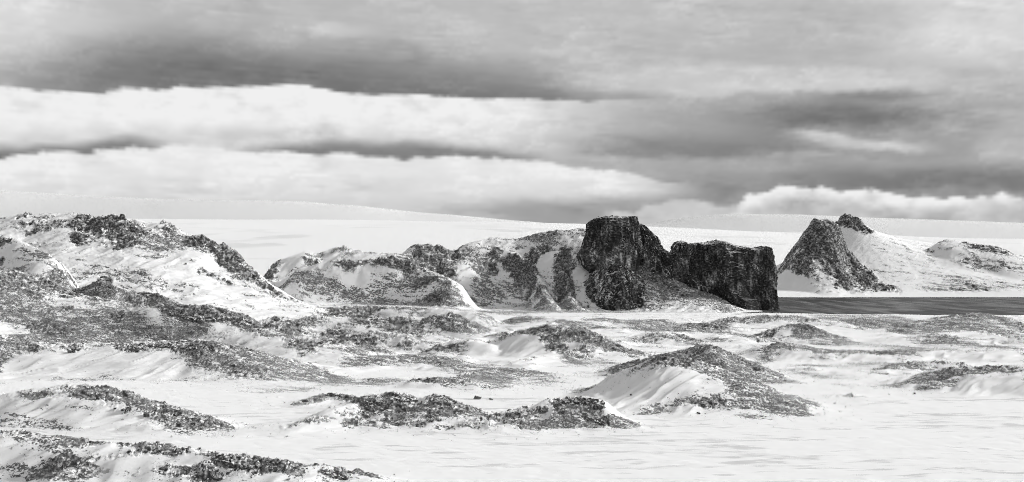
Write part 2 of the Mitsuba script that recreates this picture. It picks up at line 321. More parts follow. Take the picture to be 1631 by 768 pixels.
# the hills behind
ridge('left_hill', [(-500, 330, 1560), (-150, 352, 1560), (0, 346, 1560), (40, 339, 1560), (120, 338, 1560), (160, 343, 1550), (205, 347, 1540), (242, 356, 1530), (262, 352, 1520), (292, 366, 1510), (335, 379, 1490), (362, 391, 1480), (388, 418, 1460), (412, 441, 1440), (445, 464, 1410), (480, 484, 1380)], 380, 140, zf=-10, m=0.55, rock=0.35, rw=0.12, grav=0.05, rough=2.2)
ridge('left_hill', [(-200, 352, 1330), (-60, 362, 1320), (10, 372, 1310), (45, 388, 1290), (80, 408, 1260)], 120, 90, m=0.4, rock=0.4, rw=0.3)
ridge('middle_hill', [(425, 440, 1720), (452, 412, 1760), (490, 398, 1780), (506, 402, 1790), (542, 390, 1800), (572, 399, 1790), (642, 402, 1800), (664, 385, 1830), (692, 388, 1840), (722, 399, 1840), (744, 385, 1860), (782, 376, 1880), (822, 379, 1890), (870, 366, 1890), (922, 362, 1880), (950, 360, 1890), (985, 380, 1890), (1020, 408, 1870), (1060, 432, 1850), (1090, 447, 1835), (1130, 463, 1815), (1185, 493, 1785)], 190, 150, zf=-6, m=0.5, rock=0.25, rw=0.2, grav=0.35, rough=2.2)
ridge('middle_hill', [(480, 425, 1690), (520, 412, 1700), (560, 410, 1705), (620, 406, 1715), (655, 412, 1715), (690, 430, 1690), (720, 445, 1670)], 90, 60, m=0.25, rock=0.2, rw=0.4, grav=0.3, rough=2)
ridge('middle_hill', [(800, 395, 1850), (830, 398, 1810), (850, 415, 1770), (862, 440, 1730), (870, 470, 1690)], 34, 40, m=0.5, zf=0, rock=0.6, rw=0.5, rough=2.2)
ridge('middle_hill', [(880, 400, 1840), (895, 420, 1790), (905, 450, 1740), (912, 480, 1690)], 26, 30, m=0.5, zf=0, rock=0.6, rw=0.5, rough=2.2)


ridge('scree_slope', [(1005, 398, 1815), (1040, 416, 1812), (1062, 432, 1808), (1090, 449, 1800), (1125, 468, 1785), (1160, 484, 1765), (1190, 495, 1750)], 105, 70, zf=-4, m=0.8, rock=0.35, rw=0.35, grav=1.0, rough=1.6)
# across the water: the peak, its snow slope and the ice cap
ridge('rock_peak', [(1236, 472, 2540), (1252, 434, 2600), (1270, 400, 2640), (1285, 360, 2690), (1297, 347, 2700), (1320, 346, 2705), (1338, 356, 2700), (1348, 392, 2690), (1373, 421, 2660), (1403, 446, 2620), (1445, 473, 2530)], 225, 170, m=0.75, rock=0.75, rw=0.75, rough=3.2, zf=-4, warp=0.07, to=FAR)
ridge('rock_peak', [(1337, 362, 2700), (1332, 392, 2650), (1338, 425, 2590), (1346, 452, 2530)], 60, 60, m=0.8, rock=0.8, rw=0.6, rough=2.6, zf=-4, to=FAR)
ridge('snow_slope', [(1200, 440, 3000), (1290, 400, 3050), (1320, 366, 3050), (1337, 347, 3050), (1350, 341, 3050), (1366, 348, 3050), (1382, 365, 3050), (1430, 378, 3050), (1490, 388, 3050), (1560, 396, 3050), (1640, 408, 3050), (1900, 430, 3000)], 620, 300, m=0.55, grav=0.15, rough=3, zf=-4, warp=0.03, to=FAR)
ridge('far_hill', [(1470, 402, 2860), (1490, 386, 2880), (1512, 381, 2890), (1532, 384, 2890), (1560, 388, 2880), (1592, 393, 2870), (1612, 403, 2860), (1640, 408, 2850), (1750, 428, 2800), (1900, 470, 2700)], 330, 200, m=0.5, rock=0.5, rw=0.35, grav=0.5, rough=3, zf=-4, warp=0.12, to=FAR)
ridge('far_hill', [(1430, 470, 2530), (1480, 464, 2560), (1530, 459, 2570), (1580, 466, 2550)], 60, 80, m=0.3, rock=0.5, rw=0.5, grav=0.6, rough=3, zf=-4, to=FAR)
ridge('ice_cap', [(-1500, 270, 9000), (-400, 290, 9000), (0, 303, 9000), (180, 314, 9000), (300, 319, 9000), (480, 321, 9000), (560, 327, 9000), (700, 341, 9000), (840, 353, 9000), (960, 368, 9000)], 3300, 2600, m=0.0, zf=100, warp=0.02, to=FAR)
ridge('ice_cap', [(900, 372, 11000), (1020, 359, 11000), (1080, 347, 11000), (1150, 341, 11000), (1250, 342, 11000), (1400, 348, 11000), (1631, 356, 11000), (2300, 375, 11000)], 3900, 2600, m=0.0, zf=100, warp=0.02, to=FAR)
RIM = [(-2000, 335), (0, 346), (480, 350), (830, 353), (1040, 361), (1280, 372), (1631, 380), (3000, 400)]


def ice_field(x, y):
    """The snow field that climbs from the far shore to the rim of the ice cap, six kilometres away."""
    zr = H - (interp(RIM, CX + F * x / y) - HY) / F * 6000
    t = np.clip((y - 2430) / (6000 - 2430), 0, 1)
    up = zr * (0.55 * t + 0.45 * (1 - (1 - t) ** 2)) - 60 * sm(6000, 7500, y)
    return np.where(y < 2430, -6 + 7 * sm(2385, 2430, y), 1 + up + 16 * t * fb(x / 1100, y / 1100, 2, 4))


def smax(a, b, k):
    h = np.clip(0.5 + 0.5 * (a - b) / k, 0, 1)
    return b * (1 - h) + a * h + k * h * (1 - h)


def ridge_field(r, x, y):
    """(indices of the points it touches, surface, crest nearness 0..1, distance over width)."""
    p = r['p']
    big = 1.15 * max(r['wf'], r['wb'])
    on = np.nonzero((x > p[:, 0].min() - big) & (x < p[:, 0].max() + big) & (y > p[:, 1].min() - big) & (y < p[:, 1].max() + big))[0]
    X, Y = x[on], y[on]
    w0 = 0.5 * (r['wf'] + r['wb'])
    X = X + r['warp'] * w0 * fb(X / (0.9 * w0), Y / (0.9 * w0), 3, 2)
    Y = Y + r['warp'] * w0 * fb(X / (0.9 * w0), Y / (0.9 * w0), 3, 6)
    segs = []
    for a, b in zip(p[:-1], p[1:]):
        d = b[:2] - a[:2]
        L2 = d @ d
        t = np.clip(((X - a[0]) * d[0] + (Y - a[1]) * d[1]) / L2, 0, 1)
        ex, ey = X - a[0] - t * d[0], Y - a[1] - t * d[1]
        dd = ex * ex + ey * ey
        segs.append((dd, a[2] + t * (b[2] - a[2]), (ex * -d[1] + ey * d[0]) / math.sqrt(L2) / np.sqrt(dd + 1e-9)))
    best = np.min([q[0] for q in segs], 0)
    tot, zc, cs = 0.0, 0.0, 0.0
    for dd, zz, cc in segs:                      # nearby crest segments share the point, so that no crease runs down the slope
        w = np.exp(-(dd - best) / (0.35 * best + 6.0))
        tot, zc, cs = tot + w, zc + w * zz, cs + w * cc
    zc, cs = zc / tot, cs / tot
    dist = np.sqrt(best)
    w = r['wf'] + (r['wb'] - r['wf']) * (0.5 + 0.5 * cs)
    t = np.clip(dist / w, 0, 1)
    prof = (1 - r['m']) * 0.5 * (1 + np.cos(np.pi * t)) + r['m'] * (1 - t) ** 1.3
    return on, r['zf'] + (zc - r['zf']) * prof, np.exp(-((dist / (r['rw'] * w)) ** 2)), t


COVER, FAR_COVER = [], []


def stroke(pts, rx, ry, rock=0.0, grav=0.0, to=COVER):
    """Ground with more rock or gravel (or less): a swept ellipse along points (photo px), its radii across and up the picture in px.
    It is cast onto the ground once and is from then on an area of the ground, in metres."""
    to.append((pts, rx, ry, rock, grav))


STROKES = """
135,355 140,375|18,14|1.5,0
180,355 195,370 205,385|24,15|1.5,0
60,360 100,360|20,10|.7,0
40,340 130,339 165,344 215,346 240,352|8,3|.8,0
252,353 275,368|12,6|.8,0
250,388 280,388|20,12|-.3,1.5
310,385 345,385 360,400 380,425 395,440|16,13|1.6,0
395,440 420,455 450,470 470,480|10,4|1.2,0
235,400 260,425 290,435|10,5|.45,0
320,435 365,455|15,6|.8,.2
0,375 20,385|10,8|.5,0
60,405 130,415 200,435 240,450|40,10|-.6,.42
40,400 120,408 200,422|30,6|-.8,-.3
250,425 300,440 350,462|34,10|-.8,-.5
165,442 178,458|10,8|.9,0
145,452|14,6|0,.9
225,463 250,473|12,5|.8,0
0,425 30,432 70,455 110,468|20,9|.55,0
30,460 60,470|20,6|.6,0
95,455 125,465|12,7|.8,0
20,490 80,510 150,520|40,16|-.1,.85
100,540 200,525 280,540|40,8|0,.8
55,520 105,530|12,6|.7,0
105,492|9,6|.7,0
190,505|9,6|.8,0
270,490 300,500 340,505 380,500 410,518|20,13|.6,.1
240,492 330,487|20,5|.4,0
250,515 300,520 350,526|18,3|-.5,-.5
215,492 245,500|16,5|-.8,-.8
430,520 470,508 520,503 570,505 620,515 655,522|22,6|.6,.3
690,503 715,500 745,512 770,524|14,7|.65,.2
560,486 640,484 700,487|30,4|.5,.5
480,535 530,532 560,540|18,5|.7,.1
1110,520 1160,508 1210,503|20,5|.5,.3
1230,528 1265,517 1295,520|14,6|.6,.2
1540,505 1590,508|16,5|.4,.3
1020,518 1060,522|24,3|0,1.1
900,515 960,520|30,2|0,.9
820,510 860,507|20,3|.1,.9
1150,530 1190,535|20,4|.5,.6
1400,520 1440,526|20,4|.3,.9
1500,548 1580,552|36,3|.1,1
1180,570 1220,566|16,3|.4,.7
1350,548 1420,552|30,3|.1,1
880,612 930,620|24,4|.1,.9
1300,583 1380,580|36,2|0,.9
1480,598 1520,594|24,3|.1,.8
1090,540 1140,545|22,4|.4,.6
1000,545 1040,540|18,4|.5,.4
700,520 740,528|16,6|.5,.4
580,515 640,522|22,5|.5,.3
205,555 260,550 320,553|20,8|.7,0
330,560 400,575 460,590 520,603|36,13|-.1,1.1
320,575 350,590 400,600|25,10|.4,.3
110,555 130,558|10,4|.6,0
50,558|8,3|.6,0
0,545 60,543 150,545|40,5|0,.9
60,580 140,575 210,585 250,592|40,13|-1.2,-1.2
110,615 150,618|16,6|.1,.8
45,628 70,632|14,6|0,.8
150,625 190,630 230,640 260,648 300,665 350,680|28,9|.3,1.0
200,653|7,5|1,0
236,661|6,4|1,0
255,670 300,680 340,690|22,8|.4,.5
75,655 125,650|20,6|.1,.45
30,645 100,665 180,672|40,6|-.8,-.8
0,685 60,690 130,700|30,6|0,.8
125,698 165,703|14,3|.9,0
140,722 200,718|18,6|-1,-1
210,710 255,715 290,716|22,8|.6,.2
230,706|30,5|0,.8
350,732 390,745 430,742|22,11|.85,0
360,722 420,735 470,752|16,6|.1,.8
270,750 310,758 340,765|22,6|.55,.2
20,755 80,745 110,755|34,10|.15,.6
200,745 260,735 320,728|26,4|-.8,-.8
470,742 530,742|20,4|0,.9
520,755 545,762|10,4|.9,0
540,745 590,758 630,766|14,3|.7,.2
490,750 515,748|10,5|-1,-1
572,640 600,645 585,650|14,10|.85,0
615,628 640,638 655,640|16,9|.95,0
607,636|7,4|-.8,0
668,638|7,5|-.7,-.4
680,632 700,640 725,648|14,8|.7,0
620,658 660,655 700,655 745,655|24,8|0,1.0
570,675 610,680 640,672|20,9|.45,.45
688,667|10,6|.95,0
671,677|6,5|.95,0
715,680 755,682|18,5|.1,.6
540,705 600,702|20,2|.2,.7
700,697 800,694|20,2|.1,.7
495,632 520,628 555,632|14,5|.8,0
410,625 470,622|30,4|0,.8
430,648 480,645 520,650|24,7|0,1.1
520,605 590,608 620,607|30,6|0,.95
590,572 650,568 700,575|40,8|0,.95
720,585 760,598 790,610|30,9|.1,1.1
690,572 740,590|20,4|.4,0
670,605 700,605 730,603|24,6|0,.9
660,605 690,603|10,3|.6,0
760,585 810,590 860,600|34,9|0,.75
560,592 640,595 710,598|30,6|-1,-1
490,550 530,545 580,550 600,556|20,7|.6,.2
640,550 690,553 730,562|20,5|.5,.5
800,535 850,525 900,520 930,528|22,6|.6,.1
940,540 970,552 1010,562|18,7|.4,1.1
875,545 905,560 930,568|14,8|.75,0
860,525 900,535|25,7|0,.5
780,565 830,560|26,8|-1,-1
925,578 960,580 1000,582|26,5|0,.9
985,590 1020,578 1060,570 1080,575|22,6|.5,.4
1040,578 1100,580 1140,590|30,9|.1,.9
1150,610 1180,625 1210,640 1250,655|34,15|.1,1.2
1190,605 1240,640 1290,665|14,8|.1,1.2
1020,660 1060,650 1110,642 1160,635|22,6|0,.95
1115,645 1140,645 1180,650|14,5|.65,0
1200,665 1250,672|20,5|.1,.8
960,640 1000,620 1050,605 1100,605 1130,612|26,14|-1.5,-1.5
1060,670 1100,665 1150,672|26,7|-1,-1
1115,553 1135,550 1150,553|12,5|.8,0
1060,565 1110,570 1160,580 1220,598|26,7|.1,.95
990,675 1040,685 1100,686|30,3|0,.7
985,668 1010,675|14,6|0,.7
890,645 920,640 945,645 958,652|18,9|1.0,0
940,670 955,675|12,7|.9,0
803,668 815,660 845,655 865,652|9,4|.85,0
830,675 880,680 930,682|26,8|.15,.75
850,690 900,690|22,5|.35,.1
820,650 860,642|14,4|-.7,-.4
1215,545 1235,547|10,6|.45,0
1250,550 1310,556 1400,560 1480,557|40,5|.05,.95
1380,565 1440,563|20,4|.45,0
1235,564|15,2|0,.9
1410,587 1460,587|30,2|0,.9
1270,595 1300,598|20,3|0,.6
1400,595|14,2|0,.8
1260,608|12,2|0,.6
1400,617 1450,610 1500,605 1540,598|30,6|0,.9
1480,620 1510,617|18,4|0,.9
1515,587 1560,587 1600,585|16,3|.8,0
1530,592 1600,592|24,5|0,.75
1590,600|20,5|.45,0
1540,630 1600,620|30,13|-1.2,-1.2
1340,630 1370,632 1395,640|16,4|.75,0
1270,640 1310,638|16,4|0,.8
1320,670 1380,665 1420,663|30,4|0,.95
1470,658 1530,656|30,2|.1,.6
1455,530 1480,520 1520,518|20,9|0,1.15
1495,505 1540,500 1570,498 1600,510 1625,520|16,5|.75,0
1570,525 1620,530|26,7|0,.65
1330,508 1420,507 1460,512|26,5|0,.85
1350,515 1420,520|24,4|.1,.8
1225,540 1222,548|10,6|.5,0
1285,520 1300,530|12,6|.9,0
1280,540 1300,545|14,5|0,1.15
1335,540 1360,548|16,5|.1,1.2
1250,530|10,6|-1,-1
1190,512 1250,505 1290,510|24,5|.5,.5
1130,518 1150,513|12,4|.7,0
800,498 900,496 1000,498|50,2|0,.9
1050,525 1100,520|24,4|0,.95
960,512 1040,510|30,2|0,.8
432,432 450,412 475,402 498,400|10,8|1.3,0
520,395 545,392 560,398|14,4|.6,0
500,420 530,412 555,418 560,430|13,8|1.0,.2
580,415 590,425|10,8|.8,0
615,415 640,422 640,430|18,8|1.8,0
670,415 700,430 715,440|18,9|.9,.6
660,385 690,388 715,398 735,402|14,5|.7,0
690,400 720,410|14,5|.5,0
465,440 500,450 530,465 560,470|22,9|0,1.4
590,465 640,455|24,8|0,.55
580,480 690,478 720,480|30,4|0,.9
700,478|12,4|.55,0
520,490 600,490 690,490 720,492|30,4|.4,.4
745,385 790,378 830,382 870,370 920,365|22,6|.25,.5
790,405 785,420|8,10|1.2,0
812,420 835,415 850,405 860,400|12,9|1.5,0
830,440 825,460|6,10|.75,0
845,420 848,440|8,11|1.4,0
760,430 775,440|12,8|0,.7
760,475 790,470|20,12|0,.65
815,450 830,470 840,480|14,12|.1,.55
860,370 880,390|14,10|.2,.7
898,415 900,440 900,465|13,12|1.4,0
740,430 735,460|14,14|-.45,-.3
1040,440 1075,460 1110,475 1150,488|24,16|.15,1.0
1050,440 1070,462 1090,473|14,6|.5,0
1035,440 1060,455|14,6|.6,0
600,440 560,445|30,7|-.7,-.3
590,452 640,450 690,455 730,462|34,12|-.6,-.35
640,455 690,462 715,470|24,7|.3,.5
700,445 730,458|14,7|.7,.2
560,470 620,472 680,470|30,5|-.5,-.4
"""
for line in STROKES.strip().splitlines():
    pts, rad, cov = line.split('|')
    stroke([tuple(map(float, q.split(','))) for q in pts.split()], *map(float, rad.split(',')), *map(float, cov.split(',')))
for args in [([(1335, 350), (1355, 349), (1370, 362)], 14, 9, .95, 0), ([(1500, 384), (1525, 383)], 14, 5, .4, .2), ([(1560, 395), (1590, 400)], 16, 6, .25, .3),
             ([(1560, 420), (1600, 425)], 30, 8, .2, .4), ([(1530, 450), (1600, 455)], 30, 8, .15, .45), ([(1500, 465), (1560, 462)], 26, 5, .3, .8), ([(1470, 420), (1430, 430)], 40, 24, -.2, .15),
             ([(1255, 455), (1275, 462)], 12, 9, -.8, 0), ([(1300, 370), (1290, 400), (1275, 430)], 12, 12, .5, 0), ([(1370, 435), (1400, 455), (1430, 466)], 14, 9, .55, .2), ([(1330, 440), (1380, 462)], 16, 10, .3, .2)]:
    stroke(*args, to=FAR_COVER)


def settle(cover, ridges, base, y0, y1):
    """Casts the strokes onto the ground: a list of (points x y, radius across, radius away, rock, gravel) in metres."""
    rays = []
    for pts, rx, ry, rk, gv in cover:
        for px, py in pts:
            rays += [(px, py), (px, py - ry), (px, py + ry)]
    rays = np.array(rays)
    ys = np.geomspace(y0, y1, 420)
    X = (rays[:, :1] - CX) / F * ys[None]
    Yy = np.broadcast_to(ys[None], X.shape)
    z = ground(X.ravel(), Yy.ravel(), ridges, base)[0].reshape(X.shape)
    hit = (H - (rays[:, 1:] - HY) / F * ys[None]) <= z
    hit[:, -1] = True
    dist = ys[hit.argmax(1)].reshape(-1, 3)
    found, k = [], 0
    for pts, rx, ry, rk, gv in cover:
        d = dist[k:k + len(pts)]
        k += len(pts)
        p = np.array([((px - CX) / F * q[0], q[0]) for (px, py), q in zip(pts, d)])
        Ym = np.median(d[:, 0])
        away = np.median(np.clip(np.abs(d[:, 0] - d[:, 2]), rx * Ym / F * 0.25, rx * Ym / F * 2.5))
        found.append((p, rx * Ym / F, away, rk, gv))
    return found


def ground(x, y, ridges, base):
    """Height, rock cover, gravel cover and the number of the ridge that rules, at the points x, y (flat arrays)."""
    z = base(x, y)
    top, who = z.copy(), np.full(len(x), -1)
    rock, grav, rough = np.zeros(len(x)), np.zeros(len(x)), np.ones(len(x))
    for k, r in enumerate(ridges):
        on, zr, crest, t = ridge_field(r, x, y)
        near = sm(-5.0, 1.0, zr - z[on])
        z[on] = smax(z[on], zr, 3.0)
        rules = zr > top[on]
        top[on] = np.where(rules, zr, top[on])
        who[on] = np.where(rules, k, who[on])
        rk = r['rock'] * crest * 0.5
        gv = r['grav'] * sm(1.02, 0.80, t) * 0.7
        rock[on] = rock[on] * (1 - near) + rk * near
        grav[on] = grav[on] * (1 - near) + gv * near
        rough[on] = rough[on] * (1 - near) + r['rough'] * near
    return z, rock, grav, rough, who


def lowland(x, y):
    px = CX + F * x / y
    hum = np.maximum(fb(x / 80 + 0.3 * fb(x / 60, y / 60, 2, 4), y / 62, 4, 8, 0.45) - 0.02, 0)
    amp = sm(640, 800, y) * (6.5 + 13.0 * sm(1150, 700, px) * sm(700, 900, y) + 6.0 * sm(950, 1200, y)) * sm(1560, 1380, y)
    return 0.25 + 0.9 * sm(560, 760, y) * (1 + fb(x / 90, y / 60, 3, 3)) + amp * hum - 9 * sm(1560, 1700, y)


def build_sheet(us, ys, ridges=RIDGES, base=lowland, cover=COVER, span=(385, 2100)):
    """The ground over a fan of columns (x / y = us) and rows (y = ys): arrays (rows, columns)."""
    U, Y = np.meshgrid(us, ys)
    X = U * Y
    sh = X.shape
    x, y = X.ravel(), Y.ravel()
    z, rock, grav, rough, who = ground(x, y, ridges, base)
    z = gaussian_filter(z.reshape(sh), (2.0, 3.0)).ravel()
    Z = z.reshape(sh)
    dzdx = np.gradient(Z, axis=1) / np.gradient(X, axis=1)
    dzdy = np.gradient(Z, axis=0) / np.gradient(Y, axis=0)
    wind = (-dzdx * 0.95 + dzdy * 0.1).ravel()          # > 0 on slopes that fall towards the right
    grav = grav * sm(0.0, 0.28, wind + 0.10 * fb(x / 40, y / 30, 3, 9))
    convex = Z - gaussian_filter(Z, (9, 14))
    convex = sm(0.25, 1.3, (convex / rough.reshape(sh)).ravel()) * sm(2600, 2300, y) * (1 - 0.7 * sm(1150, 1300, y))
    rock = rock * 0.85 + 0.05 * sm(0.6, 1.1, np.hypot(dzdx, dzdy).ravel()) + 0.30 * convex * (0.6 + fb(x / 50, y / 40, 3, 10))
    grav = grav + 0.25 * convex * sm(-0.1, 0.2, wind)
    if base is lowland:
        px = CX + F * x / y
        grav = grav + np.clip(0.02 + 1.25 * fb(x / 60 + 0.4 * fb(x / 50, y / 50, 2, 1), y / 24, 4, 5), 0, 0.62) * sm(600, 760, y) * (0.8 + 0.2 * sm(1150, 850, px))
    wob = [0.75 * fb(x / (16 * rough), y / (13 * rough), 5, 1, 0.62) + 0.25 * fb(x / 60, y / 45, 2, 4), 0.6 * fb((0.93 * x - 0.37 * y) / 45, (0.37 * x + 0.93 * y) / 8, 4, 2)]
    for pts, rx, ry, rk, gv in settle(cover, ridges, base, *span):
        lo, hi = pts.min(0), pts.max(0)
        on = np.nonzero((x > lo[0] - 2 * rx) & (x < hi[0] + 2 * rx) & (y > lo[1] - 2 * ry) & (y < hi[1] + 2 * ry))[0]
        X1, Y1 = x[on] / rx, y[on] / ry
        q = np.full(len(on), 9.0)
        sc = pts / [rx, ry]
        for a, b in zip(sc, sc[1:] if len(sc) > 1 else sc):
            d = b - a
            t = np.clip(((X1 - a[0]) * d[0] + (Y1 - a[1]) * d[1]) / max(d @ d, 1e-9), 0, 1)
            q = np.minimum(q, np.hypot(X1 - a[0] - t * d[0], Y1 - a[1] - t * d[1]))
        for arr, val, wb in ((rock, rk, wob[0]), (grav, gv, wob[1])):
            if val:
                arr[on] += val * sm(1.65, 0.35, q + 1.25 * wb[on])
    land = sm(0.8, 3.0, z)
    mod = fb(x / 26, y / 20, 4, 5)
    rock = rock * (1 - 0.50 * sm(1300, 1450, y) * sm(2200, 2100, y))
    rock = (1 - np.exp(-1.35 * np.clip(rock + 0.5 * mod * (rock > 0.08), 0, 1.6))) * land
    grav = np.clip(grav + 0.55 * fb(x / 34, y / 18, 4, 8) * (grav > 0.05), 0, 1.2) * sm(0.4, 1.6, z)
    # relief: crags where rock is bare, soft drifts on the snow
    s = rough
    craggy = np.nonzero(rock > 0.06)[0]
    bump = np.zeros(len(x))
    sc, xc, yc = s[craggy], x[craggy], y[craggy]
    jx, jy = 1.6 * fb(xc / (5 * sc), yc / (5 * sc), 3, 2), 1.6 * fb(xc / (5 * sc), yc / (5 * sc), 3, 5)
    xc, yc = xc / sc + jx, yc / sc + jy
    bump[craggy] = sc * ((2.0 + 3.2 * sm(1.2, 2.0, sc)) * facets(xc / 9.5, yc / 8.5, 1) * sm(0.25, 0.7, rock[craggy]) + (1.7 + 0.8 * sm(1.2, 2.0, sc)) * facets(xc / 4.2, yc / 3.8, 2) + 0.8 * facets(xc / 1.7, yc / 1.7, 3))
    cleft = np.where(s > 1.5, 9.0 * (0.30 - np.abs(fb(x / 48 + 0.4 * fb(x / 90, y / 90, 2, 1), y / 70, 4, 6, 0.55)) * 1.4), 0)
    z = z + cleft * sm(0.1, 0.7, rock) * (s - 1.0) / 1.6
    wx, wy = x + 9 * fb(x / 50, y / 50, 2, 3), y + 9 * fb(x / 50, y / 50, 2, 9)
    drift = 1.5 * (0.25 - np.abs(fb((0.82 * wx + 0.57 * wy) / 75, (0.82 * wy - 0.57 * wx) / 17, 3, 7, 0.4))) + 0.5 * fb((0.9 * x + 0.4 * y) / 30, (0.9 * y - 0.4 * x) / 8, 2, 7)
    drift = drift * (0.7 + 1.3 * sm(0.03, 0.25, np.hypot(dzdx, dzdy).ravel())) * (0.6 + 0.5 * s)
    z = z + sm(0.12, 0.6, rock) * bump * sm(5000, 3500, y) + land * 1.6 * (1 - 0.75 * sm(2300, 2400, y)) * sm(3600, 2700, y) * drift * (1 - np.clip(rock, 0, 1)) + 0.18 * sm(0.2, 0.8, grav) * fb(x / 1.7, y / 1.7, 3, 2) * land
    z = z + (1 - land) * sm(900, 700, y) * (0.55 * (0.3 - np.abs(fb((x + 0.5 * y) / 26 + 0.5 * fb(x / 20, y / 20, 2, 1), y / 8, 3, 4))) + 0.16 * fb((x + 0.5 * y) / 10, y / 3.4, 2, 8))
    return dict(x=X, y=Y, z=z.reshape(sh), rock=np.clip(rock, 0, 1).reshape(sh), grav=np.clip(grav, 0, 1).reshape(sh), who=who.reshape(sh))


def grid_faces(n, m):
    i, j = np.meshgrid(np.arange(n - 1), np.arange(m - 1), indexing='ij')
    a = (i * m + j)
    q = np.stack([a, a + 1, a + m + 1, a + m], -1).reshape(-1, 4)
    return np.vstack([q[:, [0, 1, 2]], q[:, [0, 2, 3]]]), np.concatenate([np.arange(len(q))] * 2)


def vertex_normals(v, f):
    n = np.zeros_like(v)
    c = np.cross(v[f[:, 1]] - v[f[:, 0]], v[f[:, 2]] - v[f[:, 0]])
    for k in range(3):
        for ax in range(3):
            n[:, ax] += np.bincount(f[:, k], c[:, ax], minlength=len(v))
    return n / np.maximum(np.linalg.norm(n, axis=1, keepdims=True), 1e-12)


def add_ply(key, v, f, bsdf, uv=None, normals=None):
    used = np.unique(f)
    idx = np.zeros(len(v), np.int64)
    idx[used] = np.arange(len(used))
    path = meshkit.write_ply((v[used], idx[f]), False, None if uv is None else uv[used], None, None if normals is None else normals[used])
    scene[key] = {'type': 'ply', 'filename': path, 'face_normals': normals is None, 'bsdf': {'type': 'ref', 'id': bsdf}}


COLS = np.concatenate([np.linspace(-1.7, -0.66, 26)[:-1], np.linspace(-0.66, -0.60, 30)[:-1], np.linspace(-0.60, 0.60, 1000), np.linspace(0.60, 0.66, 30)[1:], np.linspace(0.66, 1.7, 26)[1:]])
ROWS = np.concatenate([np.linspace(20, 380, 40)[:-1], np.geomspace(380, 2150, 820)])
S = build_sheet(COLS, ROWS)
V = np.stack([S['x'], S['y'], S['z']], -1).reshape(-1, 3)
UV = np.stack([S['rock'], S['grav']], -1).reshape(-1, 2)
FACES, CELL = grid_faces(*S['x'].shape)
VN = vertex_normals(V, FACES)
names = sorted({r['name'] for r in RIDGES})
own = np.array([names.index(r['name']) for r in RIDGES] + [-1])[S['who']]           # -1 -> the last entry: level ground
lake = (own == -1) & (S['y'] < 640 + 0.02 * S['x']) & (S['z'] < 1.4)
cell_own = own[:-1, :-1].ravel()[CELL]
cell_lake = lake[:-1, :-1].ravel()[CELL]
for k, name in [(-1, None)] + list(enumerate(names)):
    fs = FACES[(cell_own == k)] if k >= 0 else FACES[(cell_own == -1) & ~cell_lake]
    if k == -1:
        plain = fs
        continue
    if name == 'snow_plain':
        fs = np.vstack([fs, plain])
    add_ply(name, V, fs, 'm_terrain_coarse' if name in ('left_hill', 'middle_hill', 'scree_slope') else 'm_terrain', UV, VN)
    labels[name] = {'kind': 'structure'}
add_ply('frozen_lake', V, FACES[cell_lake & (cell_own == -1)], 'm_lake', UV, VN)
labels['frozen_lake'] = {'kind': 'structure'}

# the far shore
FCOLS = np.concatenate([np.linspace(-1.7, -0.62, 24)[:-1], np.linspace(-0.62, 0.28, 300)[:-1], np.linspace(0.28, 0.61, 420), np.linspace(0.61, 1.7, 24)[1:]])
FROWS = np.concatenate([np.linspace(2385, 3150, 260)[:-1], np.geomspace(3150, 15000, 160)])
S2 = build_sheet(FCOLS, FROWS, FAR, ice_field, FAR_COVER, (2390, 6000))
V2 = np.stack([S2['x'], S2['y'], S2['z']], -1).reshape(-1, 3)
UV2 = np.stack([S2['rock'], S2['grav']], -1).reshape(-1, 2)
F2, C2 = grid_faces(*S2['x'].shape)
N2 = vertex_normals(V2, F2)
far_names = ['far_hill', 'ice_cap', 'rock_peak', 'snow_slope', 'snow_field']
own2 = np.array([far_names.index(r['name']) for r in FAR] + [4])[S2['who']][:-1, :-1].ravel()[C2]
for k, name in enumerate(far_names):
    add_ply(name, V2, F2[own2 == k], {'ice_cap': 'm_shaded_cap', 'snow_field': 'm_ice'}.get(name, 'm_terrain_far'), UV2, None if name == 'ice_cap' else N2)
    labels[name] = {'kind': 'structure'}
labels['rock_peak'] = {'label': 'dark steep rock peak with snow gullies standing across the water', 'category': 'peak'}


